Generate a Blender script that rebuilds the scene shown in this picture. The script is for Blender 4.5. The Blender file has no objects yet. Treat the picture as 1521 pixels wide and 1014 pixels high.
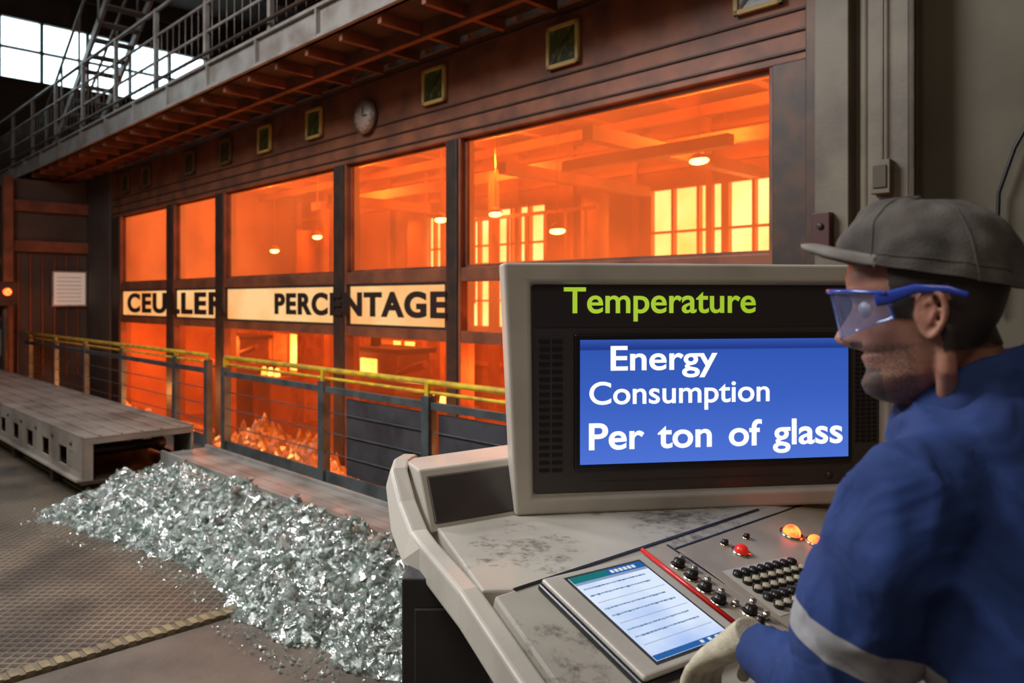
import bpy, bmesh, math, random
import numpy as np
from mathutils import Vector, Matrix, noise
random.seed(7); np.random.seed(7)
scene=bpy.context.scene
C=bpy.context
# ------------------------------------------------------------------ helpers
def link(o):
    scene.collection.objects.link(o); return o
def empty(name,M=None):
    o=bpy.data.objects.new(name,None); link(o)
    if M is not None: o.matrix_world=M
    o.empty_display_size=.1
    return o
def parent(ch,p):
    ch.parent=p
    ch.matrix_parent_inverse=Matrix.Identity(4)
def nd(nt,t,loc=None,**kw):
    n=nt.nodes.new(t)
    for k,v in kw.items(): setattr(n,k,v)
    return n
def mat(name,col,rough=.6,metal=0.,col2=None,vscale=4.,lo=.4,hi=.65,bump=.0,bscale=60.,emit=None,estr=0.,trans=0.,coat=0.,alpha=1.,bdist=.01,detail=6):
    m=bpy.data.materials.new(name); m.use_nodes=True
    nt=m.node_tree; p=nt.nodes['Principled BSDF']
    p.inputs['Base Color'].default_value=(*col,1); p.inputs['Roughness'].default_value=rough
    p.inputs['Metallic'].default_value=metal
    p.inputs['Transmission Weight'].default_value=trans
    p.inputs['Coat Weight'].default_value=coat
    p.inputs['Alpha'].default_value=alpha
    tc=nd(nt,'ShaderNodeTexCoord')
    if col2 is not None:
        n=nd(nt,'ShaderNodeTexNoise'); n.inputs['Scale'].default_value=vscale; n.inputs['Detail'].default_value=detail
        nt.links.new(tc.outputs['Object'],n.inputs['Vector'])
        r=nd(nt,'ShaderNodeValToRGB'); r.color_ramp.elements[0].position=lo; r.color_ramp.elements[1].position=hi
        r.color_ramp.elements[0].color=(*col,1); r.color_ramp.elements[1].color=(*col2,1)
        nt.links.new(n.outputs['Fac'],r.inputs['Fac']); nt.links.new(r.outputs['Color'],p.inputs['Base Color'])
    if bump>0:
        n2=nd(nt,'ShaderNodeTexNoise'); n2.inputs['Scale'].default_value=bscale; n2.inputs['Detail'].default_value=5
        nt.links.new(tc.outputs['Object'],n2.inputs['Vector'])
        b=nd(nt,'ShaderNodeBump'); b.inputs['Strength'].default_value=bump; b.inputs['Distance'].default_value=bdist
        nt.links.new(n2.outputs['Fac'],b.inputs['Height']); nt.links.new(b.outputs['Normal'],p.inputs['Normal'])
    if emit is not None:
        p.inputs['Emission Color'].default_value=(*emit,1); p.inputs['Emission Strength'].default_value=estr
    return m
class MB:
    def __init__(s): s.v=[];s.f=[];s.m=[];s.sm=[]
    def add(s,vs,fs,mi=0,smooth=False,M=None):
        o=len(s.v)
        for v in vs:
            v=Vector(v)
            if M is not None: v=M@v
            s.v.append(v)
        for f in fs:
            s.f.append([i+o for i in f]); s.m.append(mi); s.sm.append(smooth)
    def box(s,x0,x1,y0,y1,z0,z1,mi=0,M=None):
        vs=[(x,y,z) for z in (z0,z1) for y in (y0,y1) for x in (x0,x1)]
        s.add(vs,[(0,2,3,1),(4,5,7,6),(0,1,5,4),(1,3,7,5),(3,2,6,7),(2,0,4,6)],mi,False,M)
    def prism(s,poly,z0,z1,mi=0,M=None):
        n=len(poly)
        vs=[(p[0],p[1],z0) for p in poly]+[(p[0],p[1],z1) for p in poly]
        fs=[tuple(range(n))[::-1],tuple(range(n,2*n))]+[(i,(i+1)%n,n+(i+1)%n,n+i) for i in range(n)]
        s.add(vs,fs,mi,False,M)
    def hexa(s,b,t,mi=0):
        s.add(list(b)+list(t),[(3,2,1,0),(4,5,6,7)]+[(i,(i+1)%4,4+(i+1)%4,4+i) for i in range(4)],mi)
    def rings(s,rs,mi=0,M=None,smooth=True,cap=True):
        n=len(rs[0]); vs=[p for r in rs for p in r]; fs=[]
        for k in range(len(rs)-1):
            for i in range(n):
                j=(i+1)%n; fs.append((k*n+i,k*n+j,(k+1)*n+j,(k+1)*n+i))
        if cap:
            fs.append(tuple(range(n))[::-1]); fs.append(tuple((len(rs)-1)*n+i for i in range(n)))
        s.add(vs,fs,mi,smooth,M)
    def cyl(s,p0,p1,r,mi=0,n=16,r1=None,M=None,smooth=True):
        p0=Vector(p0);p1=Vector(p1); r1=r if r1 is None else r1
        d=(p1-p0).normalized(); a=Vector((0,0,1)) if abs(d.z)<.9 else Vector((1,0,0))
        x=d.cross(a).normalized(); y=d.cross(x)
        R=[[p+ (x*math.cos(2*math.pi*i/n)+y*math.sin(2*math.pi*i/n))*rr for i in range(n)] for p,rr in((p0,r),(p1,r1))]
        s.rings(R,mi,M,smooth)
    def ell(s,c,A,B,Cc,mi=0,n=20,k=12,M=None):
        c=Vector(c);A=Vector(A);B=Vector(B);Cc=Vector(Cc); R=[]
        for j in range(k+1):
            ph=-math.pi/2+math.pi*j/k; ph=max(-1.56,min(1.56,ph))
            R.append([c+A*math.cos(ph)*math.cos(2*math.pi*i/n)+B*math.cos(ph)*math.sin(2*math.pi*i/n)+Cc*math.sin(ph) for i in range(n)])
        s.rings(R,mi,M)
    def tube(s,pts,rad,mi=0,n=16,M=None,side=None,closed=False,round_ends=True):
        pts=[Vector(p) for p in pts]; R=[]; N=len(pts)
        x=None
        for k,p in enumerate(pts):
            if closed: d=pts[(k+1)%N]-pts[k-1]
            else: d=pts[min(k+1,N-1)]-pts[max(k-1,0)]
            d.normalize()
            if x is None:
                ref=Vector(side) if side is not None else (Vector((0,0,1)) if abs(d.z)<.9 else Vector((1,0,0)))
                x=(ref-d*ref.dot(d)).normalized()
            else: x=(x-d*x.dot(d)).normalized()
            y=d.cross(x); r=rad[k] if isinstance(rad,(list,tuple)) else rad
            ra,rb=r if isinstance(r,(list,tuple)) else (r,r)
            def ring(c,sc): return [c+x*ra*sc*math.cos(2*math.pi*i/n)+y*rb*sc*math.sin(2*math.pi*i/n) for i in range(n)]
            rm=min(ra,rb)
            if k==0 and round_ends and not closed:
                for t in(.95,.75,.45,.2): R.append(ring(p-d*rm*t,math.sqrt(1-t*t)))
            R.append(ring(p,1))
            if k==N-1 and round_ends and not closed:
                for t in(.2,.45,.75,.95): R.append(ring(p+d*rm*t,math.sqrt(1-t*t)))
        if closed: R.append(R[0]); s.rings(R,mi,M,cap=False)
        else: s.rings(R,mi,M)
    def obj(s,name,mats,M=None,bevel=0,par=None,seg=2):
        me=bpy.data.meshes.new(name)
        me.from_pydata([tuple(v) for v in s.v],[],s.f)
        for m in mats: me.materials.append(m)
        me.polygons.foreach_set('material_index',s.m); me.polygons.foreach_set('use_smooth',s.sm)
        bm=bmesh.new(); bm.from_mesh(me); bmesh.ops.recalc_face_normals(bm,faces=bm.faces); bm.to_mesh(me); bm.free()
        o=bpy.data.objects.new(name,me); link(o)
        if par is not None: parent(o,par)
        elif M is not None: o.matrix_world=M
        if bevel>0:
            b=o.modifiers.new('bevel','BEVEL'); b.width=bevel; b.segments=seg; b.limit_method='ANGLE'; b.angle_limit=math.radians(40)
        return o
def apply_mods(o):
    dg=C.evaluated_depsgraph_get(); dg.update()
    me=bpy.data.meshes.new_from_object(o.evaluated_get(dg)); o.modifiers.clear(); o.data=me
def remesh(o,vox,sm=2,fac=.5):
    r=o.modifiers.new('r','REMESH'); r.mode='VOXEL'; r.voxel_size=vox; r.use_smooth_shade=True
    if sm:
        s=o.modifiers.new('s','SMOOTH'); s.iterations=sm; s.factor=fac
    mats=[m for m in o.data.materials]
    apply_mods(o)
    o.data.materials.clear()
    for m in mats: o.data.materials.append(m)
    for p in o.data.polygons: p.use_smooth=True
def text_mesh(body,offset=.0,extrude=.01,spacing=1.,cs=1.):
    cu=bpy.data.curves.new('t','FONT'); cu.body=body; cu.size=1; cu.offset=offset; cu.extrude=extrude; cu.space_word=spacing; cu.space_character=cs
    o=bpy.data.objects.new('t',cu); link(o); dg=C.evaluated_depsgraph_get(); dg.update()
    me=bpy.data.meshes.new_from_object(o.evaluated_get(dg)); bpy.data.objects.remove(o)
    return me
def text(name,body,x0,x1,base,cap,y,m,par,offset=.02,depth=.004,spacing=1.,cs=1.):
    t=text_mesh('H',offset); ch=max(v.co.y for v in t.vertices)
    me=text_mesh(body,offset,.01,spacing,cs); xs=[v.co.x for v in me.vertices]; a,b=min(xs),max(xs)
    sx=(x1-x0)/(b-a); sz=cap/ch
    for v in me.vertices:
        x,yy,z=v.co; v.co=Vector((x0+(x-a)*sx, y-(z/.01)*depth*.5, base+yy*sz))
    me.materials.clear(); me.materials.append(m)
    o=bpy.data.objects.new(name,me); link(o); parent(o,par); return o
# ------------------------------------------------------------------ building frame (a right/near, b away)
ca,sa=0.7015,0.7127
BM=Matrix(((ca,sa,0,0),(-sa,ca,0,0),(0,0,1,0),(0,0,0,1)))
# ------------------------------------------------------------------ materials
M_brown=mat('rust_brown_steel',(.24,.078,.034),.55,.1,(.12,.042,.022),3,bump=.15,bscale=20)
M_darkst=mat('dark_steel',(.045,.035,.03),.5,.5,(.08,.045,.03),6)
M_grey=mat('grey_painted_steel',(.34,.31,.28),.45,.2,(.22,.18,.15),3,bump=.1)
M_rail=mat('greygreen_rail_steel',(.11,.13,.13),.4,.4,(.06,.07,.07),5)
M_yel=mat('yellow_paint',(.62,.41,.02),.4,0,(.38,.23,.03),9)
M_conc=mat('factory_concrete',(.13,.10,.075),.5,0,(.055,.045,.035),1.7,bump=.25,bscale=30)
M_pit=mat('pit_floor',(.16,.06,.03),.8,0,(.07,.03,.02),2)
M_beige=mat('beige_plaster',(.125,.103,.068),.75,0,(.08,.063,.04),1.2,bump=.1,bscale=12)
M_beige2=mat('beige_painted_column',(.165,.135,.09),.55,0,(.095,.072,.048),2.5,bump=.1)
M_black=mat('black_plastic',(.012,.011,.011),.35)
M_shell=mat('console_shell_offwhite',(.50,.46,.39),.42,0,(.38,.345,.29),3,bump=.05,bscale=90,coat=.05)
M_bezel=mat('monitor_bezel_charcoal',(.048,.038,.034),.35,0,(.060,.046,.040),3)
M_head=mat('monitor_header_strip',(.034,.029,.027),.3)
M_cab=mat('cabinet_charcoal',(.035,.034,.036),.5,.2,(.05,.047,.047),4)
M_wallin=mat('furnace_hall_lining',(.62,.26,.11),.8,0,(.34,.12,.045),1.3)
M_hall=mat('hall_cladding_dark',(.085,.062,.052),.8,0,(.05,.035,.03),1.)
M_char=mat('sign_letter_black',(.02,.012,.01),.5)
def emis(name,c1,c2,s,scale=2.,s2=None):
    m=bpy.data.materials.new(name); m.use_nodes=True; nt=m.node_tree; nt.nodes.clear()
    o=nd(nt,'ShaderNodeOutputMaterial'); e=nd(nt,'ShaderNodeEmission'); n=nd(nt,'ShaderNodeTexNoise'); r=nd(nt,'ShaderNodeValToRGB'); tc=nd(nt,'ShaderNodeTexCoord')
    n.inputs['Scale'].default_value=scale; n.inputs['Detail'].default_value=3
    r.color_ramp.elements[0].color=(*c1,1); r.color_ramp.elements[1].color=(*c2,1); r.color_ramp.elements[0].position=.35; r.color_ramp.elements[1].position=.65
    nt.links.new(tc.outputs['Object'],n.inputs['Vector']); nt.links.new(n.outputs['Fac'],r.inputs['Fac']); nt.links.new(r.outputs['Color'],e.inputs['Color'])
    e.inputs['Strength'].default_value=s; nt.links.new(e.outputs[0],o.inputs['Surface']); return m
E_win=emis('molten_glow_window',(1,.55,.22),(1,.85,.60),7.5,1.2)
E_port=emis('furnace_port_glow',(1,.42,.10),(1,.70,.32),6.0,3)
E_sign=emis('backlit_sign_panel',(.95,.36,.10),(1,.62,.27),1.02,.8)
E_sky=emis('daylight_skylight',(.62,.84,.95),(.85,.97,1),3.6,.6)
E_bulb=emis('lamp_bulb_glow',(1,.6,.25),(1,.75,.4),30,1)
E_red=emis('red_indicator',(1,.03,.01),(1,.12,.02),7.0,30)
E_txtw=emis('screen_text_white',(1,1,1),(1,1,1),1.05)
E_txtg=emis('screen_text_green',(.40,.62,.03),(.48,.70,.05),.85)
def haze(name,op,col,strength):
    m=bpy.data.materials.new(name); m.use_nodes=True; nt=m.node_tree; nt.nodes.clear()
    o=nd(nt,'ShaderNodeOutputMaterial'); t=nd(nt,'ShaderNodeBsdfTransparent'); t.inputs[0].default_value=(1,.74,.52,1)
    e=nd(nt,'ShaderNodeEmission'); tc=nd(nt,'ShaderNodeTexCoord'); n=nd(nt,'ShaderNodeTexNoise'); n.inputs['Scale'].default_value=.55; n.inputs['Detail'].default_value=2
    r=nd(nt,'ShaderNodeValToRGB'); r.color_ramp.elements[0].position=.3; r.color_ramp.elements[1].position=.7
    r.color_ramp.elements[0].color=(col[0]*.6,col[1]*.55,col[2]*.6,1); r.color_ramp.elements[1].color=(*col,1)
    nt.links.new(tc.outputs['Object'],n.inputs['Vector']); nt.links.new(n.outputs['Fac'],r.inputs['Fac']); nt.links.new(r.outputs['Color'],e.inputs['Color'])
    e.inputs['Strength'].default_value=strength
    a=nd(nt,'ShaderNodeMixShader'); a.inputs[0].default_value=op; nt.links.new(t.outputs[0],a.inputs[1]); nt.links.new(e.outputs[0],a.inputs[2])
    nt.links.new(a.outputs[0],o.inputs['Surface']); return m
G_pane=haze('pane_painted_haze',.46,(1,.215,.05),.90)  # orange emission in the glass stands in for glowing furnace haze
G_pane_lo=haze('lower_pane_painted_haze',.16,(1,.17,.04),.8)  # same painted haze, thinner, for the lower panes
def tread():
    m=bpy.data.materials.new('diamond_tread_plate'); m.use_nodes=True; nt=m.node_tree; p=nt.nodes['Principled BSDF']
    tc=nd(nt,'ShaderNodeTexCoord'); mp=nd(nt,'ShaderNodeMapping'); mp.inputs['Rotation'].default_value=(0,0,math.radians(45)); mp.inputs['Scale'].default_value=(62,62,62)
    nt.links.new(tc.outputs['Object'],mp.inputs['Vector']); sp=nd(nt,'ShaderNodeSeparateXYZ'); nt.links.new(mp.outputs[0],sp.inputs[0])
    outs=[]
    for k in(0,1):
        s=nd(nt,'ShaderNodeMath',operation='SINE'); nt.links.new(sp.outputs[k],s.inputs[0]); a=nd(nt,'ShaderNodeMath',operation='ABSOLUTE'); nt.links.new(s.outputs[0],a.inputs[0]); outs.append(a)
    mu=nd(nt,'ShaderNodeMath',operation='MINIMUM'); nt.links.new(outs[0].outputs[0],mu.inputs[0]); nt.links.new(outs[1].outputs[0],mu.inputs[1])
    n=nd(nt,'ShaderNodeTexNoise'); n.inputs['Scale'].default_value=1.6; n.inputs['Detail'].default_value=6; nt.links.new(tc.outputs['Object'],n.inputs['Vector'])
    r=nd(nt,'ShaderNodeValToRGB'); r.color_ramp.elements[0].color=(.28,.215,.15,1); r.color_ramp.elements[1].color=(.13,.10,.075,1); r.color_ramp.elements[0].position=.4;r.color_ramp.elements[1].position=.62
    nt.links.new(n.outputs['Fac'],r.inputs['Fac'])
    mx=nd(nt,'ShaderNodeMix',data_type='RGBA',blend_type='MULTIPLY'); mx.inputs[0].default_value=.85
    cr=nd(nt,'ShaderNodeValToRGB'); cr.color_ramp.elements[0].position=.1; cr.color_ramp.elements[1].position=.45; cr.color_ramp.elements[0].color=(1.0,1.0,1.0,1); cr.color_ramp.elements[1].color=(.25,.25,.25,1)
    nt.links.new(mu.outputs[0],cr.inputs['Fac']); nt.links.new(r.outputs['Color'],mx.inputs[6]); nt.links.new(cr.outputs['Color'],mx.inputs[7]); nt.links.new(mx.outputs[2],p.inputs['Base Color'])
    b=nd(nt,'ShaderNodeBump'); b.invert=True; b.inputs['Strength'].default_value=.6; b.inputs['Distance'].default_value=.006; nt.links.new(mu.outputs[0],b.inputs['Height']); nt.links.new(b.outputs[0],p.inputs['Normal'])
    p.inputs['Metallic'].default_value=.3; p.inputs['Roughness'].default_value=.42
    return m
M_tread=tread()
# ------------------------------------------------------------------ room shell
mb=MB(); mb.box(-24,7,-7,3.7,-.7,0); mb.obj('floor',[M_conc],BM)
mb=MB(); mb.box(-24,7,3.7,13,-.75,-.6); mb.obj('floor_pit',[M_pit],BM)
mb=MB(); mb.box(-24,7,-1,13,9,9.15)
for i in range(9): mb.box(-23+3*i,-22.8+3*i,-1,13,8.6,9,0)
mb.obj('ceiling',[M_hall],BM)
mb=MB(); mb.box(-24,7,12,12.2,-.6,9)
for i in range(12): mb.box(-20+i*1.6,-19.85+i*1.6,11.8,12,-.6,9,1)
for z in(4.8,6.0,7.2): mb.box(-20,2,11.85,12,z,z+.15,1)
mb.obj('wall_hall_back',[M_hall,M_brown],BM)
mb=MB()
mb.box(-20.2,-20,-7,12,-.6,6.6); mb.box(-20.2,-20,-7,12,7.95,9); mb.box(-20.2,-20,8.4,12,6.6,7.95); mb.box(-20.2,-20,-7,-2,6.6,7.95)
mb.obj('wall_end',[M_hall],BM)
mb=MB(); mb.box(-20.15,-20.12,-2,8.4,6.6,7.95,1)
for i in range(0,12): mb.box(-20.1,-20.0,-2+.95*i-.03,-2+.95*i+.03,6.6,7.95,0)
mb.box(-20.1,-20,-2,8.4,7.25,7.3,0)
mb.box(-20.1,-19.95,3.45,3.85,6.6,7.95,0)
mb.obj('window_skylight',[M_darkst,E_sky],BM)
mb=MB(); mb.box(-2.05,7,4.62,4.8,-.6,9,0)
mb.box(-2.0,-1.80,4.50,4.62,-.6,9,1); mb.box(-1.60,-1.44,4.42,4.62,-.6,9,1); mb.box(-1.44,-1.40,4.36,4.42,-.6,9,1); mb.box(-1.64,-1.40,4.36,4.40,-.6,9,1)
mb.box(-1.30,7,4.595,4.62,4.10,4.12,2)
mb.cyl((-1.72,4.55,-.6),(-1.72,4.55,9),.03,1)
mb.obj('wall_right',[M_beige,M_beige2,M_darkst],BM,bevel=.006)
mb=MB(); mb.box(-1.60,-1.50,4.29,4.355,2.22,2.40,0); mb.box(-1.585,-1.515,4.28,4.29,2.25,2.37,1); mb.cyl((-1.55,4.33,2.4),(-1.55,4.33,3.6),.008,0,8)
mb.obj('electrical_junction_box',[M_beige2,M_beige],BM,bevel=.005)
mb=MB(); mb.box(-1.99,-1.88,4.43,4.498,1.95,2.16,0); mb.cyl((-1.935,4.43,2.08),(-1.935,4.415,2.08),.02,1,16)
mb.obj('wall_switch_box',[mat('switch_box_dark_red',(.06,.012,.010),.5),M_char],BM,bevel=.006)
mb=MB(); mb.tube([(-.84,4.57,3.0),(-.90,4.56,2.6),(-.99,4.56,2.42),(-1.06,4.56,2.2),(-1.08,4.56,1.6)],.010,0,10)
mb.obj('wall_cable',[M_black],BM)
# ------------------------------------------------------------------ furnace enclosure
cols=[(-15.22,-14.75),(-12.578,-12.276),(-10.754,-10.467),(-7.621,-7.357),(-5.634,-5.42),(-2.37,-2.08)]
mb=MB()
for a0,a1 in cols:
    mb.box(a0,a1,4.66,4.84,-.6,3.15,0)
    mb.box(a0+.03,a1-.03,4.64,4.66,-.6,3.15,1)
mb.box(-15.22,-2.08,4.66,4.86,3.15,4.02,0)
for z in (3.2,3.33,3.46,3.95): mb.box(-15.22,-2.08,4.645,4.66,z,z+.02,1)
mb.box(-15.22,-2.08,4.67,4.83,1.82,1.95,0); mb.box(-15.22,-2.08,4.67,4.83,1.25,1.36,0)
mb.box(-15.22,-2.08,4.67,4.83,-.6,-.25,0)
mb.box(-2.08,-2.0,4.55,4.9,-.6,9,1)
mb.obj('wall_furnace_front',[M_brown,M_darkst],BM,bevel=.008)
k=0
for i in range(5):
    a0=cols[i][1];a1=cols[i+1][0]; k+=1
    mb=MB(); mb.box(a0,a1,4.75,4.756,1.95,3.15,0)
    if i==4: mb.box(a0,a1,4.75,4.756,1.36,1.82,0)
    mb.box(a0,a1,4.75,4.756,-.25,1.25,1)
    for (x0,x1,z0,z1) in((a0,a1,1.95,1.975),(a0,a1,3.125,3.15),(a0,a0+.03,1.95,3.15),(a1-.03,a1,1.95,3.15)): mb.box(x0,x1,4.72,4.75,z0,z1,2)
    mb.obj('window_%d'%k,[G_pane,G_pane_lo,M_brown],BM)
mb=MB()
mb.box(-15.2,-2.1,8.3,8.5,-.6,1.2); mb.box(-15.2,-2.1,8.3,8.5,3.1,4.02)
for a0,a1 in((-15.2,-11.1),(-7.7,-5.9),(-3.3,-2.1)): mb.box(a0,a1,8.3,8.5,1.2,3.1)
mb.box(-15.3,-15.2,4.86,8.5,-.6,4.02); mb.box(-2.1,-2.0,4.9,8.5,-.6,4.02)
for i in range(12): mb.box(-14.9+i*1.1,-14.82+i*1.1,8.22,8.3,-.6,4.0,1)
for z in(.6,3.3,3.7): mb.box(-15.2,-2.1,8.24,8.3,z,z+.06,1)
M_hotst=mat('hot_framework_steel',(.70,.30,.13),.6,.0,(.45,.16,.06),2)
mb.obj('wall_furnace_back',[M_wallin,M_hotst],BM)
mb=MB(); mb.box(-15.3,-2.0,4.66,8.6,4.02,4.04,0)
for i in range(12): mb.box(-14.8+i*1.1,-14.68+i*1.1,4.9,8.3,3.82,4.02,1)
for b in(5.6,6.6,7.5): mb.box(-15.2,-2.1,b,b+.08,3.70,3.82,1)
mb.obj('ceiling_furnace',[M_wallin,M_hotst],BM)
w=0
for a0,a1 in((-11.1,-7.7),(-5.9,-3.3)):
    w+=1; mb=MB(); mb.box(a0,a1,8.40,8.42,1.2,3.1,1)
    n=round((a1-a0)/.36)
    for i in range(n+1): x=a0+(a1-a0)*i/n; ww=.05 if i%3==0 else .020; mb.box(x-ww,x+ww,8.30,8.38,1.2,3.1,0)
    for z in(1.2,1.62,2.05,2.5,3.06): mb.box(a0,a1,8.31,8.37,z,z+.03,0)
    mb.obj('window_glow_%d'%w,[mat('glow_window_bar_%d'%w,(.6,.2,.05),.6),E_win],BM)
mb=MB()
mb.box(-5.9,-5.78,5.6,8.2,2.98,3.10,0); mb.box(-4.4,-4.28,5.2,8.2,3.05,3.18,0); mb.box(-8.8,-8.7,5.3,8.2,2.9,3.02,0)
mb.box(-5.0,-3.2,5.6,5.70,2.90,3.00,0)
mb.box(-12.0,-3.0,6.9,7.0,3.2,3.34,0)
for a in(-11.6,-8.4,-7.4,-3.0): mb.box(a,a+.10,6.85,6.95,-.6,3.3,0)
for i in range(7): mb.box(-7.6+i*.32,-7.57+i*.32,6.75,6.78,1.6,2.7,0)
mb.box(-7.7,-5.5,6.75,6.78,2.68,2.72,0); mb.box(-7.7,-5.5,6.75,6.78,2.1,2.13,0)
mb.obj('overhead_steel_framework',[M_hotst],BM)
for i,(a,b,z) in enumerate([(-5.415,6,2.37),(-11.59,6,2.44),(-7.34,6,2.63),(-7.0,6.6,2.72),(-10.6,6.2,2.62),(-3.9,6.3,2.95)]):
    mb=MB(); mb.ell((0,0,0),(.10,0,0),(0,.06,0),(0,0,.035),1); mb.cyl((0,0,.02),(0,0,.09),.10,0,16,r1=.03); mb.cyl((0,0,.08),(0,0,3.75-z),.006,0,6)
    o=mb.obj('pendant_lamp',[M_hotst,E_bulb],BM@Matrix.Translation((a,b,z)))
def machine(a,b,s=1.):
    mb=MB()
    mb.box(-.6,.6,-.35,.35,-.6,.55,0); mb.box(-.7,.7,-.42,.42,.55,.63,1); mb.box(-.45,.5,-.25,.25,.63,1.0,1); mb.box(-.52,.58,-.3,.3,1.0,1.06,0)
    for i in range(5): mb.cyl((-.4+.2*i,-.36,-.5),(-.4+.2*i,-.36,.5),.03,1,10)
    mb.cyl((-.3,0,1.06),(-.3,0,1.35),.07,0,14); mb.cyl((.3,-.2,.75),(1.0,-.2,.9),.05,1,12)
    mb.box(-.25,.1,-.27,-.25,.72,.92,2)
    mb.box(.7,1.5,-.2,.2,.35,.43,1); mb.box(.8,.86,-.18,.18,-.6,.35,1); mb.box(1.36,1.42,-.18,.18,-.6,.35,1)
    for i in range(3): mb.cyl((.85+.22*i,0,.43),(.85+.22*i,0,.56),.05,2,12,r1=.03)
    mb.obj('glass_forming_machine',[M_darkst,M_brown,E_port],BM@Matrix.Translation((a,b,0)),bevel=.01)
machine(-8.0,5.7); machine(-12.6,5.9); machine(-5.0,5.8)
def furnace(a,b):
    mb=MB(); mb.box(-.9,.9,-.4,.5,-.6,.25,0); mb.box(-.9,-.55,-.4,.5,.25,1.0,0); mb.box(.55,.9,-.4,.5,.25,1.0,0); mb.box(-.9,.9,-.4,.5,1.0,1.35,0); mb.box(-.55,.55,.0,.1,.25,1.0,1)
    for i in range(4): mb.box(-.95+.6*i,-.89+.6*i,-.44,-.4,-.6,1.35,2)
    mb.box(-.95,.95,-.45,-.4,1.3,1.38,2); mb.cyl((0,.1,1.35),(0,.1,3.0),.18,2,18)
    mb.obj('glass_furnace',[mat('furnace_brick',(.55,.24,.11),.85,0,(.33,.13,.06),6),E_port,M_hotst],BM@Matrix.Translation((a,b,0)),bevel=.01)
furnace(-13.6,7.6); furnace(-10.0,7.6); furnace(-6.3,7.6)
def heap(name,a0,a1,b0,b1,h,m,z0,nx=110,ny=34,seed=3.,rough=.35):
    vs=[];fs=[]
    for j in range(ny+1):
        for i in range(nx+1):
            u=i/nx;v=j/ny; x=a0+(a1-a0)*u;y=b0+(b1-b0)*v
            e=max(0,math.sin(math.pi*u))**.6*max(0,math.sin(math.pi*v))**.6
            n=noise.noise(Vector((x*1.5+seed,y*1.5,0)))*.5+noise.noise(Vector((x*8+seed,y*8,0)))*rough+noise.noise(Vector((x*19+seed,y*19,0)))*.2
            vs.append((x,y,z0+h*e*(1+n)-.01))
    for j in range(ny):
        for i in range(nx): k=j*(nx+1)+i; fs.append((k,k+1,k+nx+2,k+nx+1))
    mb=MB(); mb.add(vs,fs,0,False); return mb.obj(name,[m],BM)
def ember():
    m=bpy.data.materials.new('glowing_cullet'); m.use_nodes=True; nt=m.node_tree; p=nt.nodes['Principled BSDF']; p.inputs['Base Color'].default_value=(.20,.07,.03,1)
    tc=nd(nt,'ShaderNodeTexCoord'); n=nd(nt,'ShaderNodeTexVoronoi'); n.inputs['Scale'].default_value=19; n2=nd(nt,'ShaderNodeTexNoise'); n2.inputs['Scale'].default_value=2.2
    nt.links.new(tc.outputs['Object'],n.inputs['Vector']); nt.links.new(tc.outputs['Object'],n2.inputs['Vector'])
    mu=nd(nt,'ShaderNodeMath',operation='MULTIPLY'); sp=nd(nt,'ShaderNodeSeparateColor'); nt.links.new(n.outputs['Color'],sp.inputs[0]); nt.links.new(sp.outputs[0],mu.inputs[0]); nt.links.new(n2.outputs['Fac'],mu.inputs[1])
    r=nd(nt,'ShaderNodeValToRGB'); r.color_ramp.elements[0].position=.16; r.color_ramp.elements[0].color=(.09,.012,0,1); r.color_ramp.elements[1].position=.56; r.color_ramp.elements[1].color=(1,.36,.08,1)
    x=r.color_ramp.elements.new(.42); x.color=(.30,.05,.005,1)
    nt.links.new(mu.outputs[0],r.inputs['Fac']); nt.links.new(r.outputs['Color'],p.inputs['Emission Color']); p.inputs['Emission Strength'].default_value=2.4; return m
ME_=ember()
heap('glowing_glass_heap',-10.2,-5.9,3.75,4.62,.70,ME_,-.6)
heap('glowing_glass_heap',-15.0,-10.8,3.8,4.6,.5,ME_,-.6,seed=9.)
SE=empty('cullet_percentage_sign',BM)
mb=MB(); 
for i in range(4):
    s0,s1=cols[i][1],cols[i+1][0]
    mb.box(s0+.02,s1-.02,4.70,4.74,1.385,1.795,0)
    for (x0,x1,z0,z1) in((s0,s1,1.36,1.385),(s0,s1,1.795,1.82),(s0,s0+.03,1.36,1.82),(s1-.03,s1,1.36,1.82)): mb.box(x0,x1,4.675,4.74,z0,z1,1)
mb.obj('sign_panels',[E_sign,M_darkst],par=SE)
text('sign_word_cullet','CEULLER',-14.30,-10.36,1.45,.31,4.635,M_char,SE,.040,.01,1.,1.16)
text('sign_word_percentage','PERCENTAGE',-8.93,-5.58,1.485,.245,4.625,M_char,SE,.040,.01,1.,1.14)
for i,a in enumerate((-2.43,-4.12,-5.77,-7.99,-9.21,-10.36,-11.6,-13.4,-14.4)):
    mb=MB(); s=.17
    for x0,x1,z0,z1 in((-s,s,s-.03,s),(-s,s,-s,-s+.03),(-s,-s+.03,-s,s),(s-.03,s,-s,s)): mb.box(x0,x1,-.03,.0,z0,z1,0)
    mb.box(-s+.03,s-.03,-.015,0,-s+.03,s-.03,1)
    mb.add([(-s+.03,-.02,-s+.03),(-s+.05,-.02,-s+.03),(s-.03,-.02,s-.05),(s-.03,-.02,s-.03),(s-.05,-.02,s-.03),(-s+.03,-.02,-s+.05)],[(0,1,2,3,4,5)],2)
    mb.obj('wall_vent_light',[mat('vent_frame_%d'%i,(.48,.33,.10) if i<5 else (.12,.07,.04),.5),mat('vent_glass_%d'%i,(.008,.010,.006),.3,col2=(.09,.08,.01),vscale=9,lo=.52,hi=.6,emit=(.07,.08,.01),estr=.06 if i<5 else .02),M_darkst],BM@Matrix.Translation((a,4.642,3.70)))
mb=MB(); mb.cyl((0,0,0),(0,-.05,0),.185,0,40); mb.cyl((0,-.05,0),(0,-.053,0),.155,1,40)
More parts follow.
